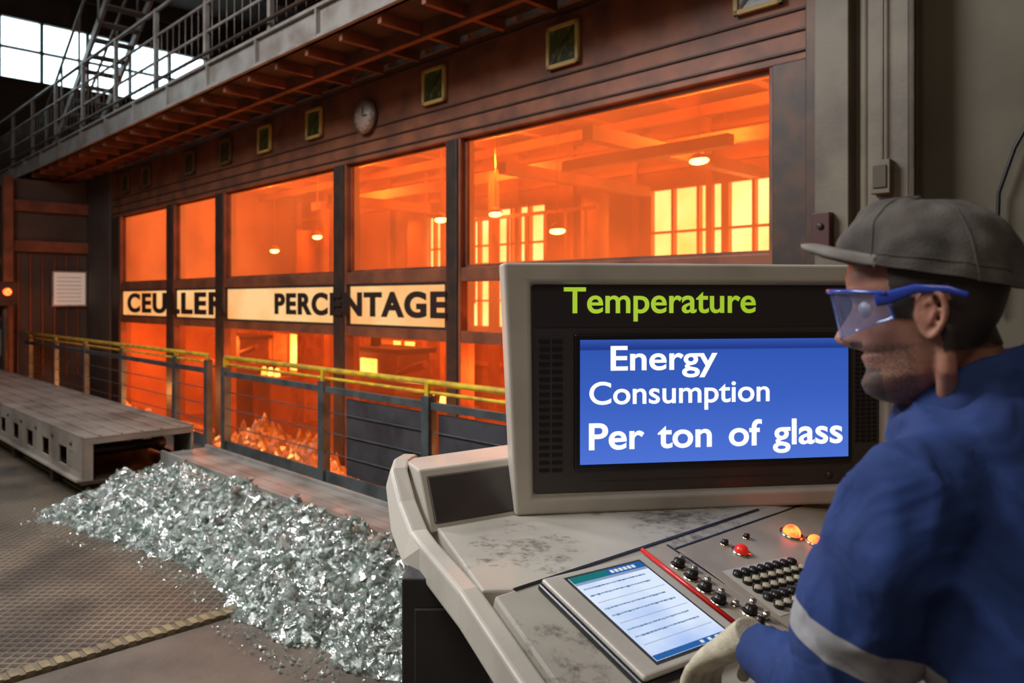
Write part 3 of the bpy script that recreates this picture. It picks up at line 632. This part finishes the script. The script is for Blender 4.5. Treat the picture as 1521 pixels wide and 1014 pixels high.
def cloth(name,c1,c2,band=True):
    m=bpy.data.materials.new(name); m.use_nodes=True; nt=m.node_tree; p=nt.nodes['Principled BSDF']; p.inputs['Roughness'].default_value=.85
    tc=nd(nt,'ShaderNodeTexCoord'); n=nd(nt,'ShaderNodeTexNoise'); n.inputs['Scale'].default_value=5; n.inputs['Detail'].default_value=5; nt.links.new(tc.outputs['Object'],n.inputs['Vector'])
    r=nd(nt,'ShaderNodeValToRGB'); r.color_ramp.elements[0].color=(*c1,1); r.color_ramp.elements[1].color=(*c2,1); r.color_ramp.elements[0].position=.35; r.color_ramp.elements[1].position=.7; nt.links.new(n.outputs['Fac'],r.inputs['Fac'])
    col=r.outputs['Color']
    if band:
        def band_mask(P,ax,hw,rad):
            sub=nd(nt,'ShaderNodeVectorMath',operation='SUBTRACT'); nt.links.new(tc.outputs['Object'],sub.inputs[0]); sub.inputs[1].default_value=P
            d=nd(nt,'ShaderNodeVectorMath',operation='DOT_PRODUCT'); nt.links.new(sub.outputs[0],d.inputs[0]); d.inputs[1].default_value=ax
            ab=nd(nt,'ShaderNodeMath',operation='ABSOLUTE'); nt.links.new(d.outputs['Value'],ab.inputs[0]); lt=nd(nt,'ShaderNodeMath',operation='LESS_THAN'); nt.links.new(ab.outputs[0],lt.inputs[0]); lt.inputs[1].default_value=hw
            ln=nd(nt,'ShaderNodeVectorMath',operation='LENGTH'); nt.links.new(sub.outputs[0],ln.inputs[0]); l2=nd(nt,'ShaderNodeMath',operation='LESS_THAN'); nt.links.new(ln.outputs['Value'],l2.inputs[0]); l2.inputs[1].default_value=rad
            mm=nd(nt,'ShaderNodeMath',operation='MULTIPLY'); nt.links.new(lt.outputs[0],mm.inputs[0]); nt.links.new(l2.outputs[0],mm.inputs[1]); return mm.outputs[0]
        ax=Vector((-.26,.08,-.96)).normalized()
        mk=band_mask((.478,1.06,1.182),tuple(ax),.023,.128)
        mx=nd(nt,'ShaderNodeMix',data_type='RGBA'); nt.links.new(mk,mx.inputs[0]); nt.links.new(col,mx.inputs[6]); mx.inputs[7].default_value=(.30,.30,.31,1); col=mx.outputs[2]
    nt.links.new(col,p.inputs['Base Color'])
    n1=nd(nt,'ShaderNodeTexNoise'); n1.inputs['Scale'].default_value=7; n1.inputs['Detail'].default_value=2; n1.inputs['Distortion'].default_value=1.5; nt.links.new(tc.outputs['Object'],n1.inputs['Vector'])
    b=nd(nt,'ShaderNodeBump'); b.inputs['Strength'].default_value=.5; b.inputs['Distance'].default_value=.03; nt.links.new(n1.outputs['Fac'],b.inputs['Height'])
    n2=nd(nt,'ShaderNodeTexNoise'); n2.inputs['Scale'].default_value=600; nt.links.new(tc.outputs['Object'],n2.inputs['Vector'])
    b2=nd(nt,'ShaderNodeBump'); b2.inputs['Strength'].default_value=.35; b2.inputs['Distance'].default_value=.001; nt.links.new(n2.outputs['Fac'],b2.inputs['Height']); nt.links.new(b.outputs[0],b2.inputs['Normal']); nt.links.new(b2.outputs[0],p.inputs['Normal'])
    return m
M_jack=cloth('blue_work_jacket',(.007,.026,.120),(.011,.042,.19)); M_trou=cloth('navy_trousers',(.01,.015,.05),(.015,.02,.07),False)
body.data.materials.append(M_jack); body.data.materials.append(M_trou)
remesh(body,.009,4)
for v in body.data.vertices:
    c=v.co; nn=v.normal
    f=noise.noise(Vector((c.x*6,c.y*6,c.z*4)))*.010
    rg=1-abs(noise.noise(Vector((c.x*7+3+c.z*3,c.y*7,c.z*4+2))))*2.2
    f+=max(0,rg)**2*.015-.006
    rg2=1-abs(noise.noise(Vector((c.x*12+1,c.y*12-c.z*6,c.z*8+5))))*2.5
    f+=max(0,rg2)**2*.006-.002
    q=c.z*42+noise.noise(c*6)*5
    we=math.exp(-((c-Vector((.468,1.09,1.12))).length/.09)**2); wa=math.exp(-((c-Vector((.57,1.0,1.36))).length/.09)**2)
    f+=math.sin(q*1.7)*.005*we+math.sin((c.x+c.y)*70+noise.noise(c*8)*3)*.004*wa
    sd=(c-Vector((.565,1.01,1.40))).dot((L+Vector((0,0,-.35))).normalized())
    if (c-Vector((.565,1.01,1.38))).length<.17: f-=.005*math.exp(-(sd/.007)**2)
    v.co=c+nn*f
for p_ in body.data.polygons: p_.material_index=1 if p_.center.z<.80 else 0
M_boot=mat('black_leather_boot',(.02,.017,.015),.4)
mb=MB()
for sgn in(1,-1):
    an=Vector((.765,.94,.10))+L*.125*sgn
    mb.tube([an+Z*.08,an,an-Z*.03],[.055,.056,.055],n=20); mb.tube([an-F*.05-Z*.055,an+F*.02-Z*.045,an+F*.10-Z*.055,an+F*.17-Z*.065],[(.04,.045),(.05,.045),(.042,.05),(.03,.042)],n=20,side=(0,0,1))
o=mb.obj('boots',[M_boot],par=WE); remesh(o,.008,2)
for v in o.data.vertices: v.co.z=max(v.co.z,.0)
# collar
mb=MB(); n=64; cc=Vector((.662,1.10,0)); R=[]
prof=[(.108,-.05),(.103,-.02),(.094,.008),(.085,.028),(.079,.034),(.073,.026),(.075,.0),(.078,-.03)]
for r_,dz in prof:
    ring=[]
    for i in range(n):
        t=2*math.pi*i/n; d=F*math.cos(t)+L*math.sin(t); zb=1.528-.034*math.cos(t)-.010*math.sin(t)
        rr=r_*(1+.06*math.cos(t))+.003*math.sin(5*t)+.002*math.sin(11*t+1)
        ring.append(cc+d*rr+Z*(zb+dz+.002*math.sin(7*t)))
    R.append(ring)
R.append(R[0]); mb.rings(R,0,cap=False); mb.obj('jacket_collar',[M_jack],par=WE)
# head
yaw=math.radians(33); pt=math.radians(6); cy,sy=math.cos(yaw),math.sin(yaw)
fw=Vector((-cy*math.cos(pt),sy*math.cos(pt),-math.sin(pt))).normalized(); lf=Vector((-sy,-cy,0)).normalized(); up=fw.cross(lf).normalized()
SC=1.05; ho=Vector((.590,1.10,1.642))
HM=Matrix(((fw.x*SC,lf.x*SC,up.x*SC,ho.x),(fw.y*SC,lf.y*SC,up.y*SC,ho.y),(fw.z*SC,lf.z*SC,up.z*SC,ho.z),(0,0,0,1))); HI=HM.inverted()
XF=[(-.132,.050),(-.126,.070),(-.116,.085),(-.101,.090),(-.083,.080),(-.070,.084),(-.063,.086),(-.058,.081),(-.052,.090),(-.040,.087),(-.02,.083),(.0,.081),(.012,.083),(.026,.093),(.045,.095),(.07,.088),(.09,.072),(.105,.05),(.116,.022),(.12,.0)]
XB=[(-.132,.018),(-.120,-.0),(-.10,-.02),(-.08,-.045),(-.05,-.068),(-.02,-.088),(.02,-.103),(.05,-.105),(.08,-.092),(.10,-.07),(.115,-.035),(.12,-.01)]
WW=[(-.132,.015),(-.124,.027),(-.111,.041),(-.090,.054),(-.06,.061),(-.03,.067),(0,.071),(.03,.076),(.06,.074),(.085,.062),(.105,.042),(.116,.022),(.12,.008)]
NN=[(-.056,0),(-.050,.012),(-.044,.028),(-.036,.034),(-.028,.031),(-.01,.019),(.006,.009),(.02,.002),(.03,0)]
mb=MB(); R=[]; n=96
for k in range(100):
    z=-.132+.252*k/99; xf=lerp(z,XF); xb=lerp(z,XB); w_=lerp(z,WW); xc=(xf*.4+xb*.6); ring=[]
    for i in range(n):
        t=2*math.pi*i/n; ct,st=math.cos(t),math.sin(t); pw=.80
        x=xc+(xf-xc if ct>0 else xc-xb)*math.copysign(abs(ct)**pw,ct); y=w_*math.copysign(abs(st)**.92,st)
        if ct>0:
            sg=.007+.010*max(0,min(1,(.02-z)/.06)); x+=lerp(z,NN)*math.exp(-(y/sg)**2) if -.056<z<.03 else 0
            x+=.006*math.exp(-((abs(y)-.015)/.005)**2-((z+.042)/.007)**2)
            x-=.014*math.exp(-((abs(y)-.032)/.015)**2-((z-.002)/.011)**2)
            x+=.004*math.exp(-((abs(y)-.03)/.02)**2-((z-.024)/.007)**2)
            x-=.005*math.exp(-((z+.058)/.0028)**2)*math.exp(-(y/.024)**4)
            y+=math.copysign(.004,y)*math.exp(-((z+.02)/.018)**2-((x-.05)/.025)**2) if abs(y)>.02 else 0
            y-=math.copysign(.005,y)*math.exp(-((z+.062)/.018)**2-((x-.045)/.022)**2) if abs(y)>.02 else 0
        ring.append((x,y,z))
    R.append(ring)
mb.rings(R,0,M=HM)
for sgn in(1,-1):
    pts=[];
    for i in range(24):
        t=2*math.pi*i/24; pts.append((-.014+.0165*math.cos(t)*(1-.30*(math.sin(t)<0)*abs(math.sin(t)))-.004*math.sin(t), sgn*(.078+.006*(-math.cos(t))+.003*math.sin(t)), -.012+.029*math.sin(t)))
    mb.tube(pts,.0045,M=HM,closed=True,n=10)
    mb.ell((-.010,sgn*.072,-.012),(.012,0,0),(0,.008,0),(0,0,.024),M=HM)
    mb.tube([(-.008,sgn*.078,-.0),(-.016,sgn*.081,.008),(-.020,sgn*.081,-.008),(-.012,sgn*.079,-.022)],.0034,M=HM,n=8)
mb.tube([(.672,1.10,1.45),(.658,1.10,1.50),(.640,1.10,1.555),(.622,1.10,1.60)],[.068,.064,.061,.060],n=32)
mb.tube([HM@Vector((-.028,.062,-.035)),HM@Vector((-.022,.058,-.085)),Vector((.60,1.06,1.50))],[.010,.013,.014],n=12)
head=mb.obj('head',[],par=WE)
sk=bpy.data.materials.new('skin'); sk.use_nodes=True; nt=sk.node_tree; p=nt.nodes['Principled BSDF']
p.inputs['Roughness'].default_value=.5; p.inputs['Subsurface Weight'].default_value=.10; p.inputs['Subsurface Radius'].default_value=(.02,.008,.004); p.inputs['Subsurface Scale'].default_value=.3
at=nd(nt,'ShaderNodeAttribute',attribute_name='mask'); sp=nd(nt,'ShaderNodeSeparateColor'); nt.links.new(at.outputs['Color'],sp.inputs[0])
tc=nd(nt,'ShaderNodeTexCoord'); n_=nd(nt,'ShaderNodeTexNoise'); n_.inputs['Scale'].default_value=420; n_.inputs['Detail'].default_value=3; nt.links.new(tc.outputs['Object'],n_.inputs['Vector'])
n0=nd(nt,'ShaderNodeTexNoise'); n0.inputs['Scale'].default_value=30; n0.inputs['Detail'].default_value=6; nt.links.new(tc.outputs['Object'],n0.inputs['Vector'])
r0=nd(nt,'ShaderNodeValToRGB'); r0.color_ramp.elements[0].position=.35; r0.color_ramp.elements[1].position=.68; r0.color_ramp.elements[0].color=(.30,.125,.08,1); r0.color_ramp.elements[1].color=(.42,.205,.135,1); nt.links.new(n0.outputs['Fac'],r0.inputs['Fac'])
prev=r0.outputs['Color']
for ch,colr in((0,(.035,.026,.022,1)),(1,(.06,.04,.034,1)),(2,(.33,.11,.085,1))):
    if ch<2:
        ad=nd(nt,'ShaderNodeMath',operation='ADD'); nt.links.new(sp.outputs[ch],ad.inputs[0]); nt.links.new(n_.outputs['Fac'],ad.inputs[1])
        rr=nd(nt,'ShaderNodeMapRange'); rr.inputs['From Min'].default_value=.80; rr.inputs['From Max'].default_value=1.2; nt.links.new(ad.outputs[0],rr.inputs['Value']); fac=rr.outputs[0]
    else: fac=sp.outputs[2]
    mx=nd(nt,'ShaderNodeMix',data_type='RGBA'); nt.links.new(fac,mx.inputs[0]); nt.links.new(prev,mx.inputs[6]); mx.inputs[7].default_value=colr; prev=mx.outputs[2]
nt.links.new(prev,p.inputs['Base Color'])
bb=nd(nt,'ShaderNodeBump'); bb.inputs['Strength'].default_value=.4; bb.inputs['Distance'].default_value=.0015; nt.links.new(n_.outputs['Fac'],bb.inputs['Height']); nt.links.new(bb.outputs[0],p.inputs['Normal'])
head.data.materials.append(sk)
remesh(head,.0029,2)
ca_=head.data.color_attributes.new('mask','FLOAT_COLOR','POINT')
def ss(x,a,b):
    t=max(0,min(1,(x-a)/(b-a))); return t*t*(3-2*t)
for i,v in enumerate(head.data.vertices):
    l=HI@v.co; x,y,z=l; onear=abs(y)>.0715 and -.036<x<.010 and -.05<z<.025
    hair=0.
    if x<-.022: hair=ss(z,-.070,-.050)
    elif x<.034: hair=ss(z,-.030+.27*(x+.022),-.012)*ss(.036-x,0,.008)
    if onear: hair=0
    st=(1-ss(z,-.050,-.036))*ss(x,-.005,.02)*.50
    mo=math.exp(-((z+.047)/.007)**2)*(abs(y)<.034)*(x>.07)*.85
    go=(1-ss(z,-.084,-.068))*ss(x,.045,.06)*.75
    if z<-.126 and x<.03: st*=.2; go=0
    if x>.096 and z>-.052: mo=0;st=0
    st=max(st,mo,go)
    br=math.exp(-((z-.026)/.0045)**2)*(.012<abs(y)<.05)*(x>.06)
    lip=math.exp(-((z+.062)/.005)**2)*(abs(y)<.024)*(x>.07)*.7
    if z<-.139: hair=st=0
    ca_.data[i].color=(max(hair,br*.8),st,lip,1)
    if hair>.5: v.co=v.co+v.normal*.002*SC
mb=MB()
for sgn in(1,-1):
    mb.ell((.066,sgn*.032,.001),(.0125,0,0),(0,.0125,0),(0,0,.0125),0,M=HM); mb.ell((.0748,sgn*.032,.001),(.0045,0,0),(0,.0055,0),(0,0,.0055),1,M=HM)
mb.obj('eyes',[mat('eye_white',(.7,.66,.62),.2),mat('iris',(.05,.03,.02),.1)],par=WE)
# cap
capg=mat('cap_grey_canvas',(.080,.068,.058),.9,0,(.040,.035,.031),14,bump=.5,bscale=300,bdist=.002)
capb=mat('cap_brim_grey',(.20,.175,.15),.8,0,(.13,.115,.10),14,bump=.4,bscale=300,bdist=.002)
def cap_pt(th,t,off=0.):
    ct,st=math.cos(th),math.sin(th); ax=.104 if ct>0 else .122; zr=.044+.32*(ct*ax-.0); s=max(.0,math.cos(t*math.pi/2))**.70
    top=.144+.006*ct
    wr=.007*noise.noise(Vector((ct*2.2,st*2.2,t*3.1)))*(1 if t>.08 else .2)+.003*noise.noise(Vector((ct*5,st*5,t*7)))
    a2=ax+off+wr
    sq=.92
    return Vector((-.006+a2*math.copysign(abs(ct)**sq,ct)*s, (.088+off+wr)*math.copysign(abs(st)**sq,st)*s, zr+(top-zr+off)*math.sin(t*math.pi/2)**.95+wr*.5))
mb=MB(); R=[]
for k in range(33):
    R.append([cap_pt(2*math.pi*i/96,min(.995,k/32)) for i in range(96)])
mb.rings(R,0,M=HM,cap=False)
mb.rings([[cap_pt(2*math.pi*i/72,0) for i in range(72)],[cap_pt(2*math.pi*i/72,0)+Vector((-.004*math.cos(2*math.pi*i/72),-.004*math.sin(2*math.pi*i/72),.02)) for i in range(72)]],0,M=HM,cap=False)
for kk in range(6):
    th=math.radians(60*kk); mb.tube([cap_pt(th,t/16*.98,.0003) for t in range(17)],.0012,M=HM,n=6)
mb.ell((-.006,0,.145),(.008,0,0),(0,.008,0),(0,0,.005),0,M=HM)
mb.tube([cap_pt(2*math.pi*i/72,.10,.0003) for i in range(72)],.0009,M=HM,n=6,closed=True)
nb=28; top=[];bot=[]
for j in range(9):
    s=j/8; row=[];row2=[]
    for i in range(nb+1):
        th=math.radians(-66+132*i/nb); e=cap_pt(th,.05,-.002)
        ln=.052*math.cos(th*1.3)**.7 if abs(th*1.3)<math.pi/2 else 0
        q=e+Vector((ln*s,0,.015*math.sin(s*1.7)+.006 -.030*(math.sin(th)**2)*s))
        row.append(HM@q); row2.append(HM@(q-Vector((0,0,.007))))
    top.append(row);bot.append(row2)
W1=nb+1
vs=[p for r in top for p in r]+[p for r in bot for p in r]; off=9*W1; fs=[]
for j in range(8):
    for i in range(nb): q=(j*W1+i,j*W1+i+1,(j+1)*W1+i+1,(j+1)*W1+i); fs.append(q); fs.append(tuple(off+x for x in q[::-1]))
for i in range(nb): a=8*W1+i; fs.append((a,a+1,off+a+1,off+a))
mb.add(vs,fs,1,True)
mb.obj('baseball_cap',[capg,capb],par=WE)
# goggles
gl=bpy.data.materials.new('goggle_lens'); gl.use_nodes=True; nt=gl.node_tree; nt.nodes.clear(); o_=nd(nt,'ShaderNodeOutputMaterial'); t_=nd(nt,'ShaderNodeBsdfTransparent'); t_.inputs[0].default_value=(.70,.76,.95,1)
g_=nd(nt,'ShaderNodeBsdfGlossy'); g_.inputs['Roughness'].default_value=.08; g_.inputs['Color'].default_value=(.75,.85,1,1); d_=nd(nt,'ShaderNodeBsdfDiffuse'); d_.inputs[0].default_value=(.25,.32,.65,1)
m1=nd(nt,'ShaderNodeMixShader'); m1.inputs[0].default_value=.24; nt.links.new(t_.outputs[0],m1.inputs[1]); nt.links.new(g_.outputs[0],m1.inputs[2]); m2=nd(nt,'ShaderNodeMixShader'); m2.inputs[0].default_value=.16; nt.links.new(m1.outputs[0],m2.inputs[1]); nt.links.new(d_.outputs[0],m2.inputs[2]); nt.links.new(m2.outputs[0],o_.inputs['Surface'])
mfr=mat('goggle_frame_blue',(.02,.05,.33),.25,coat=.5)
mb=MB(); vs=[];fs=[];na=40
def gp(th,s,off=0):
    h0=.030-.012*abs(th/1.35)**2; lowr=-.040+.026*abs(th/1.35)**1.5
    zz=lowr+(h0-lowr)*s
    return Vector((.006+(.104+off)*math.cos(th)+.008*s,(.082+off)*math.sin(th),zz+.002))
for j in range(9):
    for i in range(na+1): vs.append(HM@gp(-1.35+2.7*i/na,j/8))
for j in range(8):
    for i in range(na): q=j*(na+1)+i; fs.append((q,q+1,q+na+2,q+na+1))
mb.add(vs,fs,0,True)
mb.tube([gp(-1.35+2.7*i/na,1,.001) for i in range(na+1)],.0034,1,M=HM,n=8); mb.tube([gp(-1.35+2.7*i/na,0,.0) for i in range(na+1)],.0014,0,M=HM,n=6)
for sgn in(1,-1):
    e=gp(1.35*sgn,.8); mb.tube([e+Vector((.012,0,0)),e,Vector((.0,sgn*.082,.022)),Vector((-.035,sgn*.086,.017)),Vector((-.055,sgn*.084,.008))],[(.010,.0025),(.009,.0025),(.006,.0022),(.0045,.0022),(.004,.002)],1,M=HM,n=12,side=(0,0,1))
    for s in(0,.5): mb.tube([gp(1.35*sgn,s),gp(1.35*sgn,s+.5)],.0016,1,M=HM,n=6)
mb.obj('safety_goggles',[gl,mfr],par=WE)
# gloves
M_glove=mat('cream_knit_glove',(.55,.49,.36),.9,0,(.42,.37,.27),30,bump=.6,bscale=260,bdist=.002)
def hand(name,Wp,D1,sg,k=1.):
    mb=MB(); D=Vector(D1).normalized(); S=D.cross(Z).normalized()*sg; N=(S.cross(D)*sg).normalized()
    if N.z<0: N=-N
    Wp=Vector(Wp)
    Kc=Wp+D*.098*k
    mb.rings([ering(Wp+D*d*k+N*nn_,S,N,a*k,b*k,24,.85) for d,nn_,a,b in((-.05,.0,.031,.028),(-.02,0,.032,.027),(.0,0,.034,.026),(.025,.001,.038,.023),(.06,.002,.043,.020),(.09,.0,.043,.017),(.103,-.001,.039,.012))])
    specs=[(.032,.074,.0105,.06),(.0108,.083,.0107,.0),(-.0108,.078,.0105,-.04),(-.032,.062,.0095,-.11)]
    for off,ln,r,sp_ in specs:
        r*=k; ln*=k
        p=Kc+S*off*k-D*.012; pts=[p]; ang=.12; d=D
        for seg,bend in((.018/ln,.0),(.42,.32),(.32,.36),(.26,.25)):
            ang+=bend; d=(D*math.cos(ang)-N*math.sin(ang)+S*sp_).normalized(); p=p+d*ln*seg; pts.append(p)
        mb.tube(pts,[r*1.05,r*1.08,r,r*.95,r*.85],n=14)
    tp=Wp+(D*.028+S*.024-N*.006)*k; t1=tp+(D*.55+S*.75-N*.15).normalized()*.034*k; t2=t1+(D*.85+S*.35-N*.35).normalized()*.030*k; t3=t2+(D*.9+S*.0-N*.55).normalized()*.024*k
    mb.tube([tp,t1,t2,t3],[.0165*k,.0145*k,.013*k,.0115*k],n=14)
    o=mb.obj(name,[M_glove],par=WE); remesh(o,.003,2)
    return o
hand('gloved_hand_left',(.396,1.362,1.040),(-.34,.70,-.68),1,1.04)
hand('gloved_hand_right',(.908,1.60,.945),(-.1,.88,-.40),-1)
# ------------------------------------------------------------------ lights
def area(name,loc,tgt,size,power,col,sy=None):
    l=bpy.data.lights.new(name,'AREA'); l.energy=power; l.color=col; l.size=size
    if sy: l.shape='RECTANGLE'; l.size_y=sy
    o=bpy.data.objects.new(name,l); link(o); o.location=loc; o.rotation_euler=(Vector(tgt)-Vector(loc)).to_track_quat('-Z','Y').to_euler(); return o
def point(name,loc,power,col,r=.08):
    l=bpy.data.lights.new(name,'POINT'); l.energy=power; l.color=col; l.shadow_soft_size=r; o=bpy.data.objects.new(name,l); link(o); o.location=loc; return o
for i,(a,b,z,pw) in enumerate([(-13,6.5,3.4,200),(-10,6.5,3.4,200),(-7,6.5,3.4,200),(-4,6.5,3.4,160),(-9,5.4,.8,110),(-5,5.2,.9,90),(-13,5.2,.9,110)]):
    point('furnace_glow_light_%d'%i,BM@Vector((a,b,z)),pw,(1,.36,.10),.05)
for i,(a,z,pw) in enumerate([(-13,.15,42),(-10.3,.15,42),(-6.0,.10,36),(-3.6,.05,40)]):
    point('added_spill_light_%d'%i,BM@Vector((a,4.15,z)),pw,(1,.36,.10),.03)  # added point lights for warm spill on fascia and walkway, no lamps there
area('skylight_area',(-6,2.5,7.5),(-1.5,3,0),3.0,820,(.94,.96,1))
area('added_fill_area',(-.8,-1.2,5.5),(.2,2,1),2.2,64,(1,.88,.74))  # added out-of-frame fill for the foreground, no fixture behind it
area('added_sparkle_area',(-2.6,4.4,3.6),(-2.2,3.2,0),.45,80,(.97,.98,1))  # small added light for sparkle on the cullet, no fixture behind it
w=bpy.data.worlds.new('world'); scene.world=w; w.use_nodes=True; w.node_tree.nodes['Background'].inputs[0].default_value=(.62,.46,.34,1); w.node_tree.nodes['Background'].inputs[1].default_value=.13
# ------------------------------------------------------------------ camera
cam=bpy.data.cameras.new('camera'); co=bpy.data.objects.new('camera',cam); link(co); co.location=(0,0,1.65); co.rotation_euler=(math.radians(90),0,0)
cam.sensor_width=36; cam.lens=27.0; cam.shift_y=-62/1521; cam.clip_start=.02
cam.dof.use_dof=True; cam.dof.focus_distance=2.1; cam.dof.aperture_fstop=3.6
scene.camera=co
scene.view_settings.view_transform='Standard'
